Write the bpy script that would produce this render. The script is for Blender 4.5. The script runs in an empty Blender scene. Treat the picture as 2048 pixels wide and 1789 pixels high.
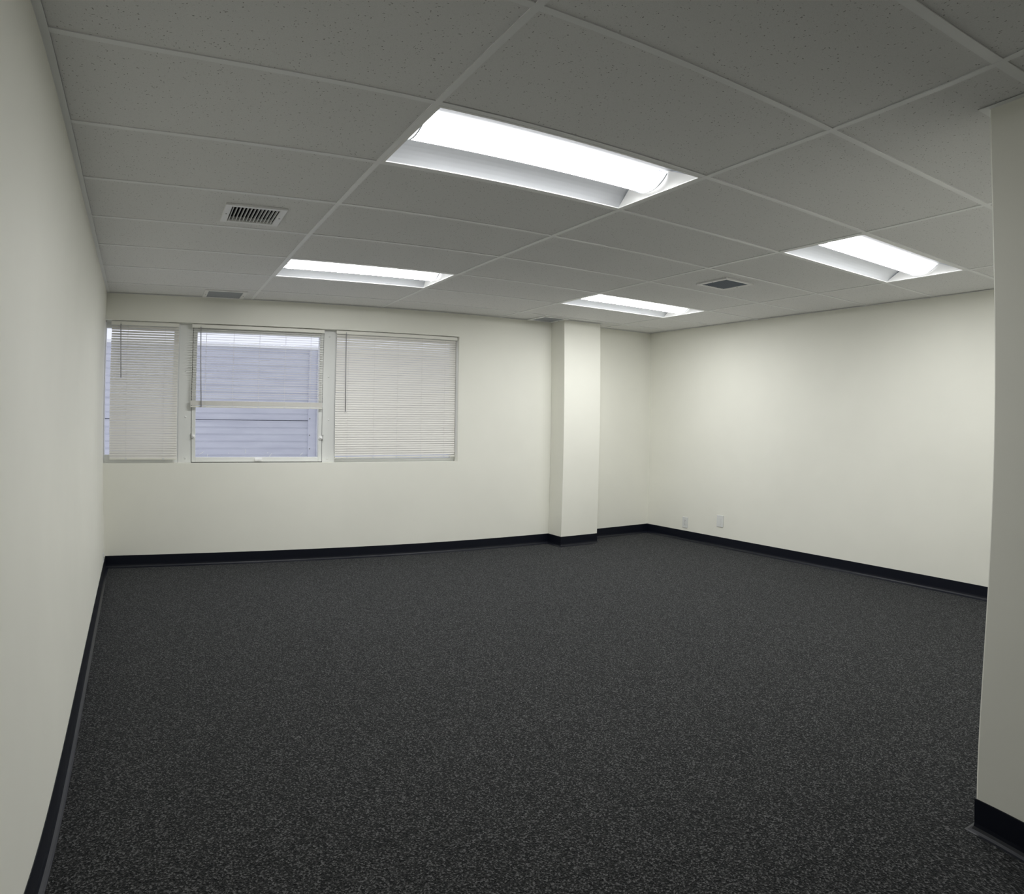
import bpy, bmesh, math, random
from mathutils import Matrix, Vector
random.seed(7)
sc = bpy.context.scene
COL = sc.collection

# ------------------------------------------------------------------ camera
H = 2.354                     # ceiling height
cd = bpy.data.cameras.new('camera')
cam = bpy.data.objects.new('camera', cd)
COL.objects.link(cam)
sc.camera = cam
cd.type = 'PANO'               # real lens with barrel distortion
cd.sensor_fit = 'HORIZONTAL'
cd.sensor_width = 36.0
cd.sensor_height = 36.0 * 1789 / 2048
cy = cd if hasattr(cd, 'panorama_type') else cd.cycles
cy.panorama_type = 'FISHEYE_LENS_POLYNOMIAL'
cy.fisheye_fov = math.radians(170)
cy.fisheye_polynomial_k0 = 0.0
cy.fisheye_polynomial_k1 = -0.04218703
cy.fisheye_polynomial_k2 = -0.000130923
cy.fisheye_polynomial_k3 = 1.872626e-06
cy.fisheye_polynomial_k4 = 5.278053e-07
cd.shift_x = (1024 - 937.766) / 2048
cd.shift_y = -(894.5 - 844.410) / 1789
cd.clip_start = 0.02
R_ = Vector((0.89252366, -0.45078728, 0.01386895))
U_ = Vector((-0.00971681, 0.01152403, 0.99988638))
F_ = Vector((0.45089589, 0.89255702, -0.00590525))
cam.matrix_world = Matrix(((R_.x, U_.x, -F_.x, -0.80241), (R_.y, U_.y, -F_.y, -1.84889),
                           (R_.z, U_.z, -F_.z, H - 1.0275), (0, 0, 0, 1)))

# ------------------------------------------------------------------ world, exposure
w = bpy.data.worlds.new('overcast_sky'); sc.world = w; w.use_nodes = True
bg = w.node_tree.nodes['Background']
bg.inputs[0].default_value = (0.87, 0.885, 1.0, 1)
bg.inputs[1].default_value = 1.15
LAMP = 67.0                    # radiance of the diffusers' lower face
sc.view_settings.view_transform = 'Standard'
sc.view_settings.look = 'None'
sc.view_settings.gamma = 1
sc.view_settings.use_curve_mapping = False
sc.view_settings.exposure = 0.0

# ------------------------------------------------------------------ materials
def mat(name, color, rough=0.6, spec=0.5, metal=0.0):
    m = bpy.data.materials.new(name); m.use_nodes = True
    b = m.node_tree.nodes['Principled BSDF']
    b.inputs['Base Color'].default_value = (*color, 1)
    b.inputs['Roughness'].default_value = rough
    b.inputs['Specular IOR Level'].default_value = spec
    b.inputs['Metallic'].default_value = metal
    return m

class NT:
    def __init__(s, m):
        s.t = m.node_tree; s.b = s.t.nodes['Principled BSDF']
        s.pos = s.n('ShaderNodeNewGeometry').outputs['Position']
    def n(s, typ, **kw):
        x = s.t.nodes.new(typ)
        for k, v in kw.items(): setattr(x, k, v)
        return x
    def l(s, a, b): s.t.links.new(a, b)
    def mapping(s, scale, rot=(0, 0, 0), loc=(0, 0, 0)):
        x = s.n('ShaderNodeMapping'); x.inputs['Scale'].default_value = scale
        x.inputs['Rotation'].default_value = rot; x.inputs['Location'].default_value = loc
        s.l(s.pos, x.inputs['Vector']); return x.outputs[0]
    def noise(s, vec, scale, detail=2, rough=0.5, dist=0):
        x = s.n('ShaderNodeTexNoise'); x.inputs['Scale'].default_value = scale
        x.inputs['Detail'].default_value = detail; x.inputs['Roughness'].default_value = rough
        x.inputs['Distortion'].default_value = dist; s.l(vec, x.inputs['Vector']); return x.outputs['Fac']
    def ramp(s, fac, stops, interp='LINEAR'):
        x = s.n('ShaderNodeValToRGB'); x.color_ramp.interpolation = interp
        e = x.color_ramp.elements
        while len(e) < len(stops): e.new(0.5)
        for el, (p, c) in zip(e, stops): el.position = p; el.color = (*c, 1)
        s.l(fac, x.inputs[0]); return x.outputs[0]
    def math(s, op, a, b=None):
        x = s.n('ShaderNodeMath', operation=op)
        for i, v in enumerate((a, b)):
            if v is None: continue
            if isinstance(v, (int, float)): x.inputs[i].default_value = v
            else: s.l(v, x.inputs[i])
        return x.outputs[0]
    def mix(s, fac, a, b, blend='MIX'):
        x = s.n('ShaderNodeMix', data_type='RGBA', blend_type=blend)
        for i, v in ((0, fac), (6, a), (7, b)):
            if isinstance(v, (int, float)): x.inputs[i].default_value = v
            elif isinstance(v, tuple): x.inputs[i].default_value = (*v, 1)
            else: s.l(v, x.inputs[i])
        return x.outputs[2]
    def bump(s, h, strength, dist=0.002):
        x = s.n('ShaderNodeBump'); x.inputs['Strength'].default_value = strength
        x.inputs['Distance'].default_value = dist; s.l(h, x.inputs['Height'])
        s.l(x.outputs[0], s.b.inputs['Normal'])

M = {}
def wall_paint(name, color):
    m = mat(name, color, 0.55, 0.3); t = NT(m)
    big = t.noise(t.pos, 1.3, 3, 0.6)
    c = t.ramp(big, [(0.3, tuple(v * 0.975 for v in color)), (0.7, tuple(min(1, v * 1.015) for v in color))])
    t.l(c, t.b.inputs['Base Color'])
    t.bump(t.noise(t.pos, 130, 3, 0.6), 0.10, 0.0012)
    return m
M['wall'] = wall_paint('wall_paint', (0.895, 0.888, 0.805))

m = mat('ceiling_tile', (0.8, 0.79, 0.76), 0.85, 0.15); t = NT(m)
# pinholes and short fissures of mineral fibre tile
wob = t.n('ShaderNodeTexNoise'); wob.inputs['Scale'].default_value = 9
t.l(t.pos, wob.inputs['Vector'])
mixv = t.n('ShaderNodeVectorMath', operation='MULTIPLY_ADD'); t.l(wob.outputs['Color'], mixv.inputs[0])
mixv.inputs[1].default_value = (0.05, 0.05, 0); t.l(t.pos, mixv.inputs[2])
def dots(scale3, rot, thr, presence):
    mp = t.n('ShaderNodeMapping'); mp.inputs['Scale'].default_value = scale3; mp.inputs['Rotation'].default_value = (0, 0, rot)
    t.l(mixv.outputs[0], mp.inputs['Vector'])
    v = t.n('ShaderNodeTexVoronoi'); v.inputs['Scale'].default_value = 1
    t.l(mp.outputs[0], v.inputs['Vector'])
    d = t.math('LESS_THAN', v.outputs['Distance'], thr)
    sep = t.n('ShaderNodeSeparateColor'); t.l(v.outputs['Color'], sep.inputs[0])
    return t.math('MULTIPLY', d, t.math('LESS_THAN', sep.outputs[0], presence))
a = dots((62, 62, 0), 0.2, 0.135, 0.50)
b = dots((95, 34, 0), 0.7, 0.12, 0.32)
c = dots((34, 95, 0), 0.4, 0.12, 0.32)
d = dots((140, 140, 0), 0.0, 0.19, 0.30)
hole = t.math('MAXIMUM', t.math('MAXIMUM', a, b), t.math('MAXIMUM', c, t.math('MULTIPLY', d, 0.5)))
fine = t.noise(t.pos, 420, 2, 0.6)
basec = t.ramp(fine, [(0.3, (0.82, 0.82, 0.815)), (0.7, (0.89, 0.89, 0.885))])
t.l(t.mix(t.math('MULTIPLY', hole, 0.62), basec, (0.14, 0.13, 0.12)), t.b.inputs['Base Color'])
t.bump(t.math('SUBTRACT', fine, t.math('MULTIPLY', hole, 2.0)), 0.35, 0.001)
M['tile'] = m
M['tee'] = mat('painted_steel_tee', (0.93, 0.94, 0.94), 0.4, 0.4)

m = mat('loop_pile_carpet', (0.05, 0.05, 0.05), 0.95, 0.1); t = NT(m)
warp = t.mapping((1, 1, 1))
v = t.n('ShaderNodeTexVoronoi'); v.inputs['Scale'].default_value = 215; v.inputs['Randomness'].default_value = 1
t.l(warp, v.inputs['Vector'])
sep = t.n('ShaderNodeSeparateColor'); t.l(v.outputs['Color'], sep.inputs[0])
mid = t.noise(t.pos, 125, 3, 0.75)
strk = t.noise(t.mapping((80, 230, 80), (0, 0, 0.5)), 1, 2, 0.6)
f = t.math('ADD', t.math('MULTIPLY', sep.outputs[0], 0.50), t.math('ADD', t.math('MULTIPLY', mid, 0.62), t.math('MULTIPLY', strk, 0.45)))
colr = t.ramp(f, [(0.54, (0.004, 0.004, 0.004)), (0.74, (0.0160, 0.0160, 0.0155)), (0.92, (0.038, 0.038, 0.037)), (1.0, (0.12, 0.12, 0.12))])
t.l(colr, t.b.inputs['Base Color'])
t.b.inputs['Sheen Weight'].default_value = 0.06; t.b.inputs['Sheen Roughness'].default_value = 0.6; t.b.inputs['Sheen Tint'].default_value = (0.85, 0.93, 1.0, 1)
hh = t.math('ADD', v.outputs['Distance'], t.math('MULTIPLY', mid, 0.5))
t.bump(hh, 0.8, 0.004)
M['carpet'] = m

m = mat('black_cove_vinyl', (0.0030, 0.0045, 0.011), 0.36, 0.48); t = NT(m)
t.bump(t.noise(t.pos, 40, 2), 0.05, 0.002)
M['base'] = m
M['white'] = mat('white_enamel', (0.92, 0.92, 0.91), 0.35, 0.5)
M['reflector'] = mat('white_reflector_paint', (0.78, 0.80, 0.83), 0.5, 0.3)
M['frame'] = wall_paint('painted_window_frame', (0.80, 0.81, 0.78))
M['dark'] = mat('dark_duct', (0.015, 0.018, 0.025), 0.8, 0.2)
M['seam'] = mat('dark_gap', (0.03, 0.03, 0.03), 0.9, 0.1)
M['louver'] = mat('louver_enamel', (0.45, 0.47, 0.50), 0.45, 0.4)
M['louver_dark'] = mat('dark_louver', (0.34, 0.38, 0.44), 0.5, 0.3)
M['screw'] = mat('screw_metal', (0.30, 0.30, 0.29), 0.4, 0.5, 0.6)
M['rail'] = mat('blind_rail_cream', (0.86, 0.85, 0.77), 0.4, 0.4)
M['wand'] = mat('clear_wand', (0.36, 0.36, 0.37), 0.25, 0.5)
M['cord'] = mat('white_cord', (0.75, 0.74, 0.72), 0.8, 0.2)
M['plate'] = mat('white_plastic', (0.78, 0.79, 0.77), 0.3, 0.5)
M['slot'] = mat('socket_slot', (0.12, 0.12, 0.12), 0.6, 0.3)
# slats: enamel with a little light passing through
m = mat('blind_slat', (0.90, 0.885, 0.83), 0.45, 0.4); t = NT(m)
tr = t.n('ShaderNodeBsdfTranslucent'); tr.inputs[0].default_value = (0.85, 0.80, 0.76, 1)
ms = t.n('ShaderNodeMixShader'); ms.inputs[0].default_value = 0.14
out = t.t.nodes['Material Output']
t.l(t.b.outputs[0], ms.inputs[1]); t.l(tr.outputs[0], ms.inputs[2]); t.l(ms.outputs[0], out.inputs[0])
M['slat'] = m
# glass
m = bpy.data.materials.new('window_glass'); m.use_nodes = True; nt = m.node_tree
nt.nodes.remove(nt.nodes['Principled BSDF'])
tp = nt.nodes.new('ShaderNodeBsdfTransparent'); tp.inputs[0].default_value = (0.95, 0.96, 0.97, 1)
gl = nt.nodes.new('ShaderNodeBsdfGlossy'); gl.inputs['Roughness'].default_value = 0.03
mx = nt.nodes.new('ShaderNodeMixShader'); mx.inputs[0].default_value = 0.004
nt.links.new(tp.outputs[0], mx.inputs[1]); nt.links.new(gl.outputs[0], mx.inputs[2])
nt.links.new(mx.outputs[0], nt.nodes['Material Output'].inputs[0])
M['glass'] = m
# lamp diffuser: acrylic basket, its lower face gives most of the light, its flanks less
m = bpy.data.materials.new('lit_acrylic_diffuser'); m.use_nodes = True; nt = m.node_tree
nt.nodes.remove(nt.nodes['Principled BSDF'])
em = nt.nodes.new('ShaderNodeEmission'); em.inputs[0].default_value = (0.985, 0.995, 1.0, 1)
ge = nt.nodes.new('ShaderNodeNewGeometry'); sx = nt.nodes.new('ShaderNodeSeparateXYZ')
nt.links.new(ge.outputs['Normal'], sx.inputs[0])
mr = nt.nodes.new('ShaderNodeMapRange'); mr.inputs['From Min'].default_value = -0.93; mr.inputs['From Max'].default_value = -0.99
mr.inputs['To Min'].default_value = 3.6; mr.inputs['To Max'].default_value = LAMP
mr.interpolation_type = 'SMOOTHSTEP'
nt.links.new(sx.outputs['Z'], mr.inputs['Value']); nt.links.new(mr.outputs[0], em.inputs[1])
nt.links.new(em.outputs[0], nt.nodes['Material Output'].inputs[0])
M['lens'] = m
m = mat('white_siding', (0.62, 0.63, 0.69), 0.5, 0.3); t = NT(m)
t.l(t.ramp(t.noise(t.mapping((2, 2, 14)), 1, 3, 0.6), [(0.3, (0.58, 0.59, 0.65)), (0.7, (0.66, 0.67, 0.72))]), t.b.inputs['Base Color'])
M['siding'] = m
M['flash'] = mat('white_roof_flashing', (0.95, 0.95, 0.93), 0.4, 0.4)

# ------------------------------------------------------------------ mesh helpers
class MB:
    def __init__(s): s.v = []; s.f = []
    def add(s, vs, fs):
        o = len(s.v); s.v += [tuple(x) for x in vs]; s.f += [tuple(i + o for i in f) for f in fs]; return s
    def box(s, x0, x1, y0, y1, z0, z1):
        vs = [(x, y, z) for z in (z0, z1) for x, y in ((x0, y0), (x1, y0), (x1, y1), (x0, y1))]
        return s.add(vs, [(3, 2, 1, 0), (4, 5, 6, 7), (0, 1, 5, 4), (1, 2, 6, 5), (2, 3, 7, 6), (3, 0, 4, 7)])
    def prism(s, pts, z0, z1):        # pts counter-clockwise in plan
        n = len(pts)
        vs = [(x, y, z0) for x, y in pts] + [(x, y, z1) for x, y in pts]
        fs = [tuple(range(n - 1, -1, -1)), tuple(range(n, 2 * n))]
        fs += [(i, (i + 1) % n, n + (i + 1) % n, n + i) for i in range(n)]
        return s.add(vs, fs)
    def loft(s, rings, closed=True, caps=True):   # rings of equal length
        n = len(rings[0]); vs = [p for r in rings for p in r]; fs = []
        for k in range(len(rings) - 1):
            for i in range(n if closed else n - 1):
                j = (i + 1) % n
                fs.append((k * n + i, k * n + j, (k + 1) * n + j, (k + 1) * n + i))
        if caps and closed:
            fs.append(tuple(range(n - 1, -1, -1))); fs.append(tuple(range((len(rings) - 1) * n, len(rings) * n)))
        return s.add(vs, fs)
    def tube(s, a, b, r, n=8):
        a = Vector(a); b = Vector(b); d = (b - a).normalized()
        p = d.orthogonal().normalized(); q = d.cross(p)
        ring = lambda c: [tuple(c + r * (math.cos(k * 2 * math.pi / n) * p + math.sin(k * 2 * math.pi / n) * q)) for k in range(n)]
        return s.loft([ring(a), ring(b)])
    def sphere(s, c, r, sx=1, sy=1, sz=1, n=10, m_=6):
        rings = []
        for i in range(m_ + 1):
            th = math.pi * (0.02 + 0.96 * i / m_)
            rings.append([(c[0] + sx * r * math.sin(th) * math.cos(2 * math.pi * k / n), c[1] + sy * r * math.sin(th) * math.sin(2 * math.pi * k / n), c[2] + sz * r * math.cos(th)) for k in range(n)])
        return s.loft(rings)
    def build(s, name, m, parent=None, bevel=0, smooth=False, fixn=True):
        me = bpy.data.meshes.new(name); me.from_pydata(s.v, [], s.f)
        if fixn:
            bm = bmesh.new(); bm.from_mesh(me); bmesh.ops.recalc_face_normals(bm, faces=bm.faces[:]); bm.to_mesh(me); bm.free()
        me.materials.append(m)
        if smooth: me.polygons.foreach_set('use_smooth', [True] * len(me.polygons))
        o = bpy.data.objects.new(name, me); COL.objects.link(o)
        if parent is not None: o.parent = parent
        if bevel:
            bv = o.modifiers.new('bevel', 'BEVEL'); bv.width = bevel; bv.segments = 2; bv.limit_method = 'ANGLE'
        return o
def struct(o): o['kind'] = 'structure'; return o
def empty(name, loc=(0, 0, 0), rz=0):
    o = bpy.data.objects.new(name, None); COL.objects.link(o); o.location = loc; o.rotation_euler = (0, 0, rz)
    o.empty_display_size = 0.05; return o
def tag(o, label, cat, group=None):
    o['label'] = label; o['category'] = cat
    if group: o['group'] = group
    return o
def copy_tree(o, parent=None):
    c = o.copy(); COL.objects.link(c); c.parent = parent
    for ch in list(o.children): copy_tree(ch, c)
    return c

# ------------------------------------------------------------------ room plan
XL, YB, XR = -1.26851, 4.08955, 4.5301
SL, SR, SP, SB = 0.02438, 0.02303, 0.03182, -0.01847
YREAR = -3.9
PX, PY = 1.50229, -0.99982
C0, C1, CDEP = 3.12315, 3.59186, 0.24189
BH = 0.108
xl = lambda y: XL + SL * (YB - y)
yb = lambda x: YB + SB * (x - XL)
YR = yb(XR)
xr = lambda y: XR + SR * (YR - y)
xp = lambda y: PX + SP * (PY - y)
T = 0.18
ANG = math.atan(SB)
# opening in back wall
OX0, OX1, OZ0, OZ1 = XL, 2.049, 0.902, 2.124

struct(MB().box(-2.2, 5.4, YREAR - 0.4, YB + 0.2, -0.2, 0).build('floor', M['carpet']))
struct(MB().prism([(xl(YREAR), YREAR), (xl(YB + T), YB + T), (xl(YB + T) - T, YB + T), (xl(YREAR) - T, YREAR)][::-1], 0, H + 0.25).build('wall_left', M['wall']))
wb = MB()
def bseg(x0, x1, z0, z1):
    wb.prism([(x0, yb(x0)), (x1, yb(x1)), (x1, yb(x1) + T), (x0, yb(x0) + T)], z0, z1)
E0 = xl(YB) - 0.0
bseg(E0, OX1, 0, OZ0); bseg(E0, OX1, OZ1, H + 0.25); bseg(OX1, XR + T, 0, H + 0.25)
struct(wb.build('wall_back', M['wall']))
struct(MB().prism([(xr(PY), PY), (xr(PY) + T, PY), (XR + T, YR), (XR, YR)], 0, H + 0.25).build('wall_right', M['wall']))
struct(MB().prism([(C0, yb(C0) - CDEP), (C1, yb(C1) - CDEP), (C1, yb(C1)), (C0, yb(C0))], 0, H + 0.25).build('wall_pillar', M['wall'], bevel=0.004))
struct(MB().prism([(PX, PY), (xp(YREAR), YREAR), (xp(YREAR) + 0.12, YREAR), (PX + 0.12, PY - 0.12), (xr(PY) + T, PY - 0.12), (xr(PY) + T, PY)], 0, H + 0.25).build('wall_partition', M['wall'], bevel=0.004))
struct(MB().box(xl(YREAR) - T, xp(YREAR) + 0.12, YREAR - 0.15, YREAR, 0, H + 0.25).build('wall_rear', M['wall']))

# ---- baseboards: vinyl cove profile (offset into the room, height)
PROF = [(0, BH), (0.0022, BH), (0.0028, BH - 0.002), (0.0028, 0.030), (0.0042, 0.018), (0.0080, 0.0090), (0.0160, 0.0035), (0.0215, 0.0016), (0.0220, 0.0), (0.0, 0.0)]
path = [(xl(YREAR), YREAR), (XL, YB), (C0, yb(C0)), (C0, yb(C0) - CDEP), (C1, yb(C1) - CDEP), (C1, yb(C1)), (XR, YR), (xr(PY), PY), (PX, PY), (xp(YREAR), YREAR)]
def mitre(i, off):
    P = [Vector(p) for p in path]; n = len(P)
    def nrm(a, b): d = (b - a).normalized(); return Vector((d.y, -d.x))
    p = P[i]
    n1 = nrm(P[i - 1], p) if i > 0 else None
    n2 = nrm(p, P[i + 1]) if i < n - 1 else None
    if n1 is None: return p + n2 * off
    if n2 is None: return p + n1 * off
    k = (n1 + n2) / (1 + n1.dot(n2))
    return p + k * off
def board(name, i0, i1):
    mb = MB()
    for i in range(i0, i1):
        mb.loft([[(*mitre(i, o), z) for o, z in PROF], [(*mitre(i + 1, o), z) for o, z in PROF]])
    return struct(mb.build(name, M['base']))
board('baseboard_left', 0, 1); board('baseboard_back', 1, 2)
board('baseboard_pillar', 2, 5); board('baseboard_alcove', 5, 6); board('baseboard_right', 6, 7)
board('baseboard_front', 7, 8); board('baseboard_partition', 8, 9)

# ------------------------------------------------------------------ ceiling
TW = 1.2192; S = 0.6096
cols = [xl(0) - 0.2, 0.0, TW + 0.01411, 2 * TW + 0.06534, 3 * TW + 0.15092, xr(0) + 0.3]
offs = {-2: 0.10007, -1: 0.00291, 0: 0, 1: -0.02592, 2: -0.04757, 3: -0.05884, 4: -0.05874, 5: -0.0577, 6: -0.0338}
rows = [j * S + offs.get(j, 0.14) for j in range(-7, 7)] + [YB + 0.1]
LIGHTS = [(1, 0), (1, 4), (3, 4), (3, 0)]        # (column index, row number)
VENTS = [(-0.523, -0.212, 1.345, 1.650), (2.822, 3.132, 1.286, 1.590), (-0.446, -0.085, 3.690, 4.040), (2.805, 3.112, 3.670, 3.985)]
HW = 0.012; ZT = H + 0.004
tl = MB()
def hole(x0, x1, y0, y1):
    for v in VENTS:
        if v[0] > x0 and v[1] < x1 and v[2] > y0 and v[3] < y1 + 0.2: return (v[0] + 0.03, v[1] - 0.03, v[2] + 0.03, v[3] - 0.03)
for i in range(5):
    for j in range(len(rows) - 1):
        rn = j - 7
        if (i, rn) in LIGHTS: continue
        x0, x1, y0, y1 = cols[i], cols[i + 1], rows[j], rows[j + 1]
        g = HW + random.uniform(-0.002, 0.0016)
        x0 += HW - 0.002; x1 -= HW - 0.002; y1 -= g; y0 += HW - 0.002
        h = hole(x0, x1, y0, y1)
        if not h: tl.box(x0, x1, y0, y1, ZT, ZT + 0.015)
        else:
            a0, a1, b0, b1 = h
            tl.box(x0, a0, y0, y1, ZT, ZT + 0.015); tl.box(a1, x1, y0, y1, ZT, ZT + 0.015)
            tl.box(a0, a1, y0, b0, ZT, ZT + 0.015); tl.box(a0, a1, b1, y1, ZT, ZT + 0.015)
ceiling = struct(tl.build('ceiling', M['tile']))
tg = MB()
for x in cols[1:5]:
    tg.box(x - HW, x + HW, YREAR, YB - 0.01, H, H + 0.0035)
    tg.box(x - 0.001, x + 0.001, YREAR, YB - 0.01, H + 0.0035, H + 0.04)
for j, y in enumerate(rows[1:-1]):
    for i in range(5):
        xa = cols[i] + HW if i else xl(y); xb = cols[i + 1] - HW if i < 4 else xr(y)
        tg.box(xa, xb, y - HW, y + HW, H + 0.0004, H + 0.0038)
tg.build('tee_grid', M['tee'], ceiling)
wa = MB()
AP = [(0, H - 0.0012), (0.022, H - 0.0012), (0.022, H + 0.0006), (0, H + 0.0006)]
for i in range(len(path) - 1):
    wa.loft([[(*mitre(i, o), z) for o, z in AP], [(*mitre(i + 1, o), z) for o, z in AP]])
wa.build('wall_angle', M['tee'], ceiling)
MB().box(-2.2, 5.4, YREAR - 0.4, YB + 0.2, H + 0.30, H + 0.32).build('deck', M['dark'], ceiling)

# ------------------------------------------------------------------ ceiling lights
def make_light():
    W = TW - 2 * HW - 0.004; D = S - 2 * HW - 0.028
    W2, D2 = W / 2, D / 2
    t_ = empty('ceiling_light')
    LD, ZL = 0.120, 0.056            # lens half width, height of its edges
    LX = W2 - 0.050; LXL = W2 - 0.024       # right and left ends of the lens
    # frame lip
    fr = MB(); e = 0.008
    fr.box(-W2 - 0.004, W2 + 0.004, -D2 - 0.004, -D2 + e, -0.0005, 0.004); fr.box(-W2 - 0.004, W2 + 0.004, D2 - e, D2 + 0.004, -0.0005, 0.004)
    fr.box(-W2 - 0.004, -W2 + e, -D2 + e, D2 - e, -0.0005, 0.004); fr.box(W2 - e, W2 + 0.004, -D2 + e, D2 - e, -0.0005, 0.004)
    fr.build('frame', M['white'], t_)
    # curved side wings and end plates
    N = 8
    for sgn in (-1, 1):
        rings = []
        for k in range(N + 1):
            u = k / N; y = D2 - e + (LD - 0.012 - D2 + e) * u; z = 0.004 + (ZL + 0.006) * math.sin(u * math.pi / 2) ** 0.9
            xx = W2 - e + (LX + 0.012 - W2 + e) * u; xm = W2 - e + (LXL + 0.006 - W2 + e) * u
            rings.append([(-xm, sgn * y, z), (xx, sgn * y, z), (xx, sgn * y, z + 0.002), (-xm, sgn * y, z + 0.002)])
        MB().loft(rings).build('reflector_wing', M['reflector'], t_, smooth=False)
    for sgn in (-1, 1):
        rings = []
        for k in range(N + 1):
            u = k / N; le = LX if sgn > 0 else LXL; x = W2 - e + (le - W2 + e) * u; z = 0.004 + (ZL + 0.010) * u
            yy = D2 - e + (LD - 0.006 - D2 + e) * u
            rings.append([(sgn * x, -yy, z), (sgn * x, yy, z), (sgn * x, yy, z + 0.002), (sgn * x, -yy, z + 0.002)])
        MB().loft(rings).build('end_plate', M['white'], t_)
    # lens: round basket
    sag = 0.050; R = (LD ** 2 + sag ** 2) / (2 * sag); zc = ZL - sag + R
    a = math.asin(LD / R); n = 24
    arc = [(R * math.sin(-a + 2 * a * k / n), zc - R * math.cos(-a + 2 * a * k / n)) for k in range(n + 1)]
    xs = [-LXL, -LX / 2, 0, LX / 2, LX]
    dm = MB(); dm.loft([[(x, y, z) for y, z in arc] for x in xs], closed=False)
    for sgn in (-1, 1): dm.add([(LX if sgn > 0 else -LXL, y, z) for y, z in arc], [tuple(range(n + 1))])
    dm.build('diffuser', M['lens'], t_, smooth=False)
    for sgn in (-1, 1):
        mb = MB(); le = LX if sgn > 0 else LXL; x0, x1 = sgn * (le - 0.001), sgn * (le + 0.004)
        ro = [(y * 1.025, zc + (z - zc) * 1.025) for y, z in arc]
        for k in range(n):
            mb.loft([[(x0, *arc[k]), (x0, *ro[k]), (x1, *ro[k]), (x1, *arc[k])], [(x0, *arc[k + 1]), (x0, *ro[k + 1]), (x1, *ro[k + 1]), (x1, *arc[k + 1])]])
        mb.build('end_ring', M['louver'], t_)
    # tray over it all, closes the plenum off
    tr_ = MB(); tr_.box(-W2, W2, -D2, D2, 0.10, 0.104)
    for q in ((-W2, -W2 + .002, -D2, D2), (W2 - .002, W2, -D2, D2), (-W2, W2, -D2, -D2 + .002), (-W2, W2, D2 - .002, D2)): tr_.box(*q, 0.004, 0.10)
    tr_.build('housing', M['reflector'], t_)
    return t_
LL = ['largest lit troffer light in the ceiling, nearest the viewer above the room',
      'narrow lit troffer light in the left part of the ceiling near the blinds',
      'small lit troffer light in the ceiling beside the white pillar',
      'lit troffer light in the right part of the ceiling near the right wall']
proto = make_light()
for k, (i, rn) in enumerate(LIGHTS):
    o = proto if k == 0 else copy_tree(proto)
    j = rn + 7
    o.location = ((cols[i] + cols[i + 1]) / 2, (rows[j] + rows[j + 1]) / 2, H)
    o.scale = ((cols[i + 1] - cols[i]) / TW, (rows[j + 1] - rows[j] - 2 * HW) / (S - 2 * HW - 0.02), 1)
    tag(o, LL[k], 'ceiling light', 'recessed troffer lights')

# ------------------------------------------------------------------ vents
def make_vent(box, label, along_y=True, tilt=0.0, n=13, damper=None, pan=False, dark=False, rim=(0.034, 0.036)):
    x0, x1, y0, y1 = box; cx, cy_ = (x0 + x1) / 2, (y0 + y1) / 2; a, b = (x1 - x0) / 2, (y1 - y0) / 2
    t_ = tag(empty('ceiling_vent', (cx, cy_, H)), label, 'air vent', 'air vents in the ceiling')
    wx, wy = rim
    f = MB()
    def lip(u0, u1, v0, v1): f.box(u0, u1, v0, v1, -0.007, 0.0038)
    lip(-a, -a + wx, -b, b); lip(a - wx, a, -b, b); lip(-a + wx, a - wx, -b, -b + wy * .75); lip(-a + wx, a - wx, b - wy * .75, b)
    f.build('frame', M['white'], t_, bevel=0.002)
    ia, ib = a - wx, b - wy * .75
    d = MB(); zt = 0.13
    d.box(-ia, ia, -ib, ib, zt, zt + 0.003)
    for q in ((-ia - .002, -ia, -ib, ib), (ia, ia + .002, -ib, ib), (-ia, ia, -ib - .002, -ib), (-ia, ia, ib, ib + .002)): d.box(*q, 0.004, zt)
    d.build('duct', M['dark'], t_)
    L, Wd = (ib, ia) if along_y else (ia, ib)
    for k in range(n):
        u = -Wd + (k + 0.5) * 2 * Wd / n
        hh = 0.016; dx = math.tan(tilt) * hh; th = 0.0012
        pts = [(u - th, -0.004), (u + th, -0.004), (u + th + dx, hh), (u - th + dx, hh)]
        rr = [[((p, -L, z) if along_y else (-L, p, z)) for p, z in pts], [((p, L, z) if along_y else (L, p, z)) for p, z in pts]]
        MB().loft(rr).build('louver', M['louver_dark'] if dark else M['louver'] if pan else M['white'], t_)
    # rear cross blades
    cb = MB()
    for k in range(9):
        v = -L + (k + .5) * 2 * L / 9
        if along_y: cb.box(-ia, ia, v - .001, v + .001, 0.024, 0.040)
        else: cb.box(v - .001, v + .001, -ib, ib, 0.024, 0.040)
    cb.build('cross_blades', M['dark'], t_)
    if damper:
        MB().box(-ia + damper[0] * 2 * ia, -ia + damper[1] * 2 * ia, -ib + .003, ib - .003, 0.046, 0.048).build('damper', M['louver'], t_)
    for sgn in (-1, 1):
        MB().sphere((sgn * (a - wx / 2), 0.0, -0.0075), 0.0045, sz=0.4).build('screw', M['screw'], t_, smooth=True)
    return t_
make_vent(VENTS[0], 'white louvered air vent in the ceiling above the left window, dark behind its blades', True, 0.0, 13, (0.40, 0.86))
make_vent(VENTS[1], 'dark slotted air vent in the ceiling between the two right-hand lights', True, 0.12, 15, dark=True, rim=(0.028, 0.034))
make_vent(VENTS[2], 'flush grey air vent in the ceiling over the left window, against the back wall', False, -0.95, 14, pan=True)
make_vent(VENTS[3], 'flush air vent in the ceiling touching the corner of the white pillar', False, -0.95, 14, pan=True)

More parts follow.
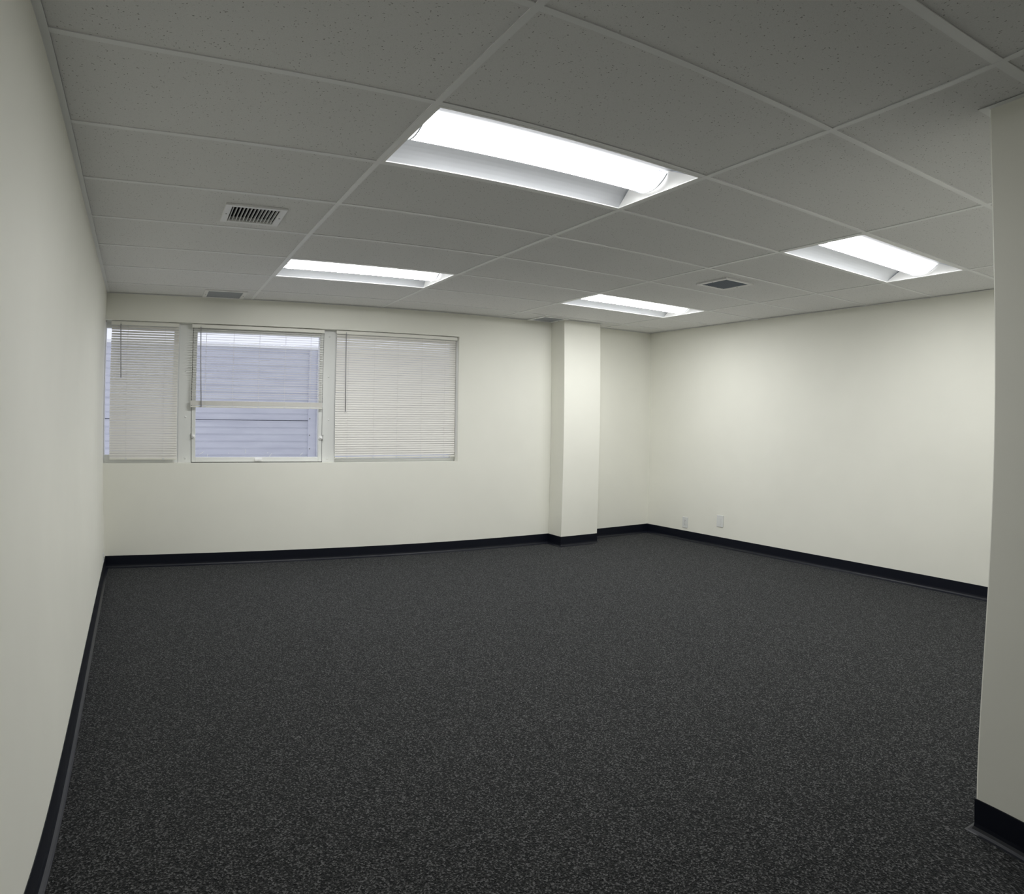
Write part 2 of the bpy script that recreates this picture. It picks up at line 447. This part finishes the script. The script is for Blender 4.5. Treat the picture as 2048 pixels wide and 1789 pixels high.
# ------------------------------------------------------------------ windows (local frame: u along wall from XL, d into wall, z)
def wloc(o): o.location = (XL, YB, 0); o.rotation_euler = (0, 0, ANG); return o
def wempty(name): return wloc(empty(name))
FD0, FD1, GD = 0.075, 0.135, 0.105        # frame face, frame back, glass
u = lambda x: x - XL
def ring(mb, a0, a1, z0, z1, g0, g1, h0, h1, d0, d1):   # outer rect, inner glass rect
    if g0 > a0: mb.box(a0, g0, d0, d1, z0, z1)
    if a1 > g1: mb.box(g1, a1, d0, d1, z0, z1)
    mb.box(g0, g1, d0, d1, z0, h0); mb.box(g0, g1, d0, d1, h1, z1)
U1A, U1B = u(-0.622), u(-0.504); U2A, U2B = u(0.705), u(0.824); UE = u(2.049) - 0.002
def window(k, a0, a1, g0, g1, h0, h1):
    wn = struct(wempty('window_%d' % k))
    f = MB(); ring(f, a0, a1, OZ0, OZ1, g0, g1, h0, h1, FD0 + 0.004, FD1); f.build('window_frame', M['frame'], wn, bevel=0.002)
    MB().box(g0, g1, GD, GD + 0.004, h0, h1).build('pane', M['glass'], wn)
    return wn
window(1, 0.0, U1A - 0.001, 0.004, u(-0.672), 0.971, 2.064)
w2 = struct(wempty('window_2'))
f = MB(); ring(f, U1B + 0.003, U2A - 0.003, OZ0 + 0.006, OZ1, u(-0.465), u(0.668), 0.950, 2.054, FD0 - 0.006, FD1); f.build('sash', M['frame'], w2, bevel=0.003)
g = MB().box(u(-0.465), u(0.668), GD, GD + 0.004, 0.950, 2.054).build('pane', M['glass'], w2)
fl = MB()
for (fx, fz, dx, dz) in ((-0.43, 0.975, .045, .022), (-0.165, 0.98, .006, .007), (-0.012, 0.985, .008, .035), (0.19, 0.985, .014, .006), (0.21, 0.955, .03, .028), (0.50, 0.965, .03, .02), (-0.36, .957, .01, .02)):
    fl.loft([[(u(fx), GD - .001, fz), (u(fx) + .004, GD - .001, fz - .002), (u(fx) + dx, GD - .001, fz + dz), (u(fx) + dx - .003, GD - .001, fz + dz + .002)],
             [(u(fx), GD - .0002, fz), (u(fx) + .004, GD - .0002, fz - .002), (u(fx) + dx, GD - .0002, fz + dz), (u(fx) + dx - .003, GD - .0002, fz + dz + .002)]])
fl.build('paint_flecks', M['frame'], g)
sm = MB(); sm.box(U1B, U1B + 0.003, FD0 - .002, FD1, OZ0, OZ1); sm.box(U2A - 0.0015, U2A, FD0 - .002, FD1, OZ0, OZ1); sm.box(U1B, U2A, FD0 + .002, FD1, OZ0, OZ0 + 0.006)
sm.build('sash_gap', M['seam'], w2)
hd = MB(); hd.box(u(0.072), u(0.138), FD0 - 0.030, FD0 - 0.006, 0.921, 0.940); hd.box(u(0.068), u(0.142), FD0 - 0.010, FD0 - 0.006, 0.912, 0.945)
hd.build('sash_handle', M['white'], w2, bevel=0.003)
for lx, lz, sg in ((-0.483, 1.135, 1), (0.690, 1.127, -1)):
    lt = MB(); lt.tube((u(lx), FD0 - 0.006, lz), (u(lx), FD0 - 0.014, lz), 0.020, 14); lt.sphere((u(lx), FD0 - 0.018, lz), 0.012)
    lt.loft([[(u(lx) + sg * a_ , FD0 - dd, lz + b_) for a_, b_, dd in ((.004, .006, .016), (.004, .006, .026), (-.004, -.004, .026), (-.004, -.004, .016))],
             [(u(lx) + sg * a_ , FD0 - dd, lz + b_) for a_, b_, dd in ((-.020, -.014, .018), (-.020, -.014, .025), (-.026, -.022, .025), (-.026, -.022, .018))]])
    lo = lt.build('latch', M['white'], w2, smooth=False)
    MB().loft([[(u(lx) - sg * .022 + q * .003, FD0 - dd, lz + .026) for q, dd in ((-1, .008), (1, .008), (1, .014), (-1, .014))],
               [(u(lx) - sg * .016 + q * .003, FD0 - dd, lz - .024) for q, dd in ((-1, .008), (1, .008), (1, .014), (-1, .014))]]).build('latch_lever', M['screw'], lo)
window(3, U2B + 0.001, UE, U2B + 0.008, u(2.005), 0.936, 2.066)
for n, (a0, a1, scr) in enumerate(((U1A, U1B, [(-0.555, 1.305), (-0.559, 0.941), (-0.563, 1.709)]), (U2A, U2B, [(0.759, 1.690), (0.766, 1.293), (0.756, 0.933), (0.757, 2.062)]))):
    mu = struct(wloc(MB().box(a0, a1, FD0, FD1, OZ0, OZ1).build('trim_%d' % (n + 1), M['frame'], bevel=0.002)))
    for sx_, sz_ in scr:
        MB().sphere((u(sx_), FD0 - 0.001, sz_), 0.009, sy=0.45).build('screw', M['frame'] if sz_ > 1.5 or sz_ < 1 else M['white'], mu, smooth=True)

# ------------------------------------------------------------------ blinds
def slat_ring(uu, d, z, tilt, wdt=0.025, th=0.0005):
    pts = []
    ct, st = math.cos(tilt), math.sin(tilt)     # tilt > 0: room edge low
    top = []; bot = []
    for k in range(5):
        s_ = -wdt / 2 + wdt * k / 4; crown = 0.0022 * (1 - (2 * s_ / wdt) ** 2)
        for lst, c_ in ((top, crown + th / 2), (bot, crown - th / 2)):
            lst.append((uu, d + s_ * ct - c_ * st, z + s_ * st + c_ * ct))
    return top + bot[::-1]
def blind(x0, x1, sx1, ztop, zbot, tilt, pitch, label, cords, wand, stack=0.0, skew=0.0, tiltf=None):
    t_ = tag(wempty('window_blind'), label, 'window blind', 'mini blinds on the window')
    D = 0.040
    a0, a1 = u(x0), u(x1)
    hr = MB(); hr.box(a0, a1, D - 0.016, D + 0.013, OZ1 - 0.034, OZ1 - 0.006)
    hr.box(a0 - 0.001, a1 + 0.001, D - 0.019, D - 0.015, OZ1 - 0.038, OZ1 - 0.008)
    hr.build('headrail', M['rail'], t_, bevel=0.002)
    s0, s1 = a0 + 0.004, u(sx1)
    sl_ = MB(); z = ztop; k = 0
    while z > zbot + stack + 0.012:
        tt = tilt if tiltf is None else tiltf(z)
        dz = skew * (ztop - z) / (ztop - zbot); j = random.uniform(-.0006, .0006)
        j1 = random.uniform(-.001, .001); j2 = random.uniform(-.001, .001)
        sl_.loft([slat_ring(s0 + j1, D, z - dz + j, tt), slat_ring(s1 + j2, D, z + dz - j, tt)]); z -= pitch; k += 1
    if stack:
        z = zbot + stack
        while z > zbot + 0.016:
            sl_.loft([slat_ring(s0 + random.uniform(-.001, .001), D, z, 0.05, th=0.0011), slat_ring(s1, D, z, 0.05, th=0.0011)]); z -= 0.0013
    sl_.build('slats', M['slat'], t_)
    br = MB(); br.loft([[(s0, D - .012, zbot - skew), (s0, D + .012, zbot - skew), (s0, D + .012, zbot - skew + .013), (s0, D - .012, zbot - skew + .013)],
                        [(s1, D - .012, zbot + skew), (s1, D + .012, zbot + skew), (s1, D + .012, zbot + skew + .013), (s1, D - .012, zbot + skew + .013)]])
    rl = br.build('bottom_rail', M['rail'], t_, bevel=0.002)
    for c_ in cords:
        zc_ = zbot + skew * (2 * (u(c_) - s0) / (s1 - s0) - 1)
        MB().box(u(c_) - .009, u(c_) + .009, D - .0145, D - .012, zc_ + .001, zc_ + .014).build('cord_clip', M['plate'], rl, bevel=0.001)
        MB().tube((u(c_), D - .0135, OZ1 - .034), (u(c_), D - .0135, zc_ + .012), 0.0007, 6).add(*(lambda q: (q.v, q.f))(MB().tube((u(c_), D + .0135, OZ1 - .034), (u(c_), D + .0135, zc_ + .012), 0.0007, 6))).build('ladder_cord', M['cord'], t_)
    wx, wx2, wz = wand
    wd = MB(); wd.tube((u(wx), D - .022, OZ1 - .030), (u(wx2), D - .026, wz), 0.0042, 8); wd.tube((u(wx2), D - .026, wz), (u(wx2), D - .026, wz - .012), 0.0055, 8)
    wo = wd.build('wand', M['wand'], t_, smooth=True)
    MB().tube((u(wx), D - .016, OZ1 - .022), (u(wx), D - .024, OZ1 - .022), 0.003, 8).build('hook', M['screw'], wo)
    return t_
R_D = math.radians
blind(-1.220, -0.632, -0.632, 2.074, 0.932, R_D(50), 0.0215, 'narrow closed white mini blind next to the left wall',
      (-1.076, -0.751), (-1.139, -1.123, 1.645), tiltf=lambda z: R_D(46 + 9 * (2.07 - z) / 1.14))
blind(-0.518, 0.696, 0.694, 2.074, 1.390, R_D(5), 0.0215, 'half-raised open mini blind over the middle window sash',
      (-0.385, -0.138, 0.098, 0.338, 0.577), (-0.441, -0.419, 1.403), stack=0.056, skew=0.001)
blind(0.816, 2.042, 2.030, 2.074, 0.944, R_D(57), 0.0215, 'wide closed cream mini blind at the right end of the window',
      (0.935, 1.190, 1.425, 1.670, 1.911), (0.905, 0.913, 1.383), skew=0.005, tiltf=lambda z: R_D(54 + 8 * (2.07 - z) / 1.14))

# ------------------------------------------------------------------ wall plates
def plate(y, z, wd, ht, name, label):
    e_ = tag(empty(name, (xr(y), y, z), 0), label, 'wall outlet' if name == 'wall_outlet' else 'wall plate')
    MB().box(-0.006, 0, -wd / 2, wd / 2, -ht / 2, ht / 2).build('cover_plate', M['plate'], e_, bevel=0.0025)
    return e_
o = plate(3.361, 0.202, 0.084, 0.122, 'wall_outlet', 'white duplex power outlet low on the right wall, nearer the corner')
for sg in (-1, 1):
    r = MB(); r.tube((-0.0045, 0, sg * .020), (-0.0085, 0, sg * .020), 0.016, 18); ro = r.build('receptacle', M['plate'], o)
    s_ = MB(); s_.box(-0.0092, -0.0084, -.0065, -.0045, sg * .020 - .001, sg * .020 + .008); s_.box(-0.0092, -0.0084, .0045, .0065, sg * .020 - .001, sg * .020 + .008)
    s_.tube((-0.0084, 0, sg * .020 - .008), (-0.0092, 0, sg * .020 - .008), .0026, 8); s_.build('socket_holes', M['slot'], ro)
MB().sphere((-0.0065, 0, 0), 0.003, sx=.4).build('screw', M['screw'], o, smooth=True)
o = plate(2.849, 0.278, 0.094, 0.126, 'blank_wall_plate', 'blank white cover plate on the right wall, farther from the corner')
for sg in (-1, 1): MB().sphere((-0.0065, 0, sg * .042), 0.003, sx=.4).build('screw', M['plate'], o, smooth=True)
MB().box(-0.0075, -0.005, -.018, .018, -.034, .034).build('insert', M['plate'], o, bevel=0.001)
o = tag(empty('wall_plate', (xl(3.80), 3.80, 0.156)), 'tiny white plate seen edge-on, low on the left wall by the far corner', 'wall plate')
MB().box(0, 0.006, -.034, .034, -.036, .036).build('cover_plate', M['plate'], o, bevel=0.002)
MB().sphere((0.0065, 0, 0), 0.004, sx=.5).build('port', M['slot'], o, smooth=True)

# ------------------------------------------------------------------ building outside
BY = 6.36
bl = tag(empty('neighboring_building', (0, BY, 0)), 'pale lavender metal-sided building outside the window', 'building')
sd = MB(); z = -0.6; ZTOP = 2.160
prof = []
SEAM = 1.256
while z < ZTOP:
    prof += [(0, z), (0, z + 0.060), (0.008, z + 0.068), (0.008, z + 0.080)]; z += 0.085
pts = [p for p in prof if abs(p[1] - SEAM) > 0.012] + [(0.0, SEAM - .006), (-0.012, SEAM - .005), (-0.012, SEAM + .004), (0.03, SEAM + .005)]
pts.sort(key=lambda p: p[1])
sd.loft([[(-5.5, d_, z_) for d_, z_ in pts] + [(-5.5, 0.2, pts[-1][1]), (-5.5, 0.2, pts[0][1])], [(9.0, d_, z_) for d_, z_ in pts] + [(9.0, 0.2, pts[-1][1]), (9.0, 0.2, pts[0][1])]])
sd.build('siding', M['siding'], bl)
tm = MB(); tm.box(1.082, 1.185, -0.02, 0.02, -0.6, 2.16); tm.box(1.185, 1.207, -0.045, 0.02, -0.6, 2.16); tm.build('joint_trim', M['siding'], bl, bevel=0.003)
for zz in (1.291, 1.084, 0.914): MB().sphere((1.102, -0.021, zz), 0.008, sy=.5).build('screw', M['screw'], bl)
MB().box(-5.5, 9.0, -0.03, 0.3, ZTOP, 2.192).build('roof_flashing', M['flash'], bl, bevel=0.004)
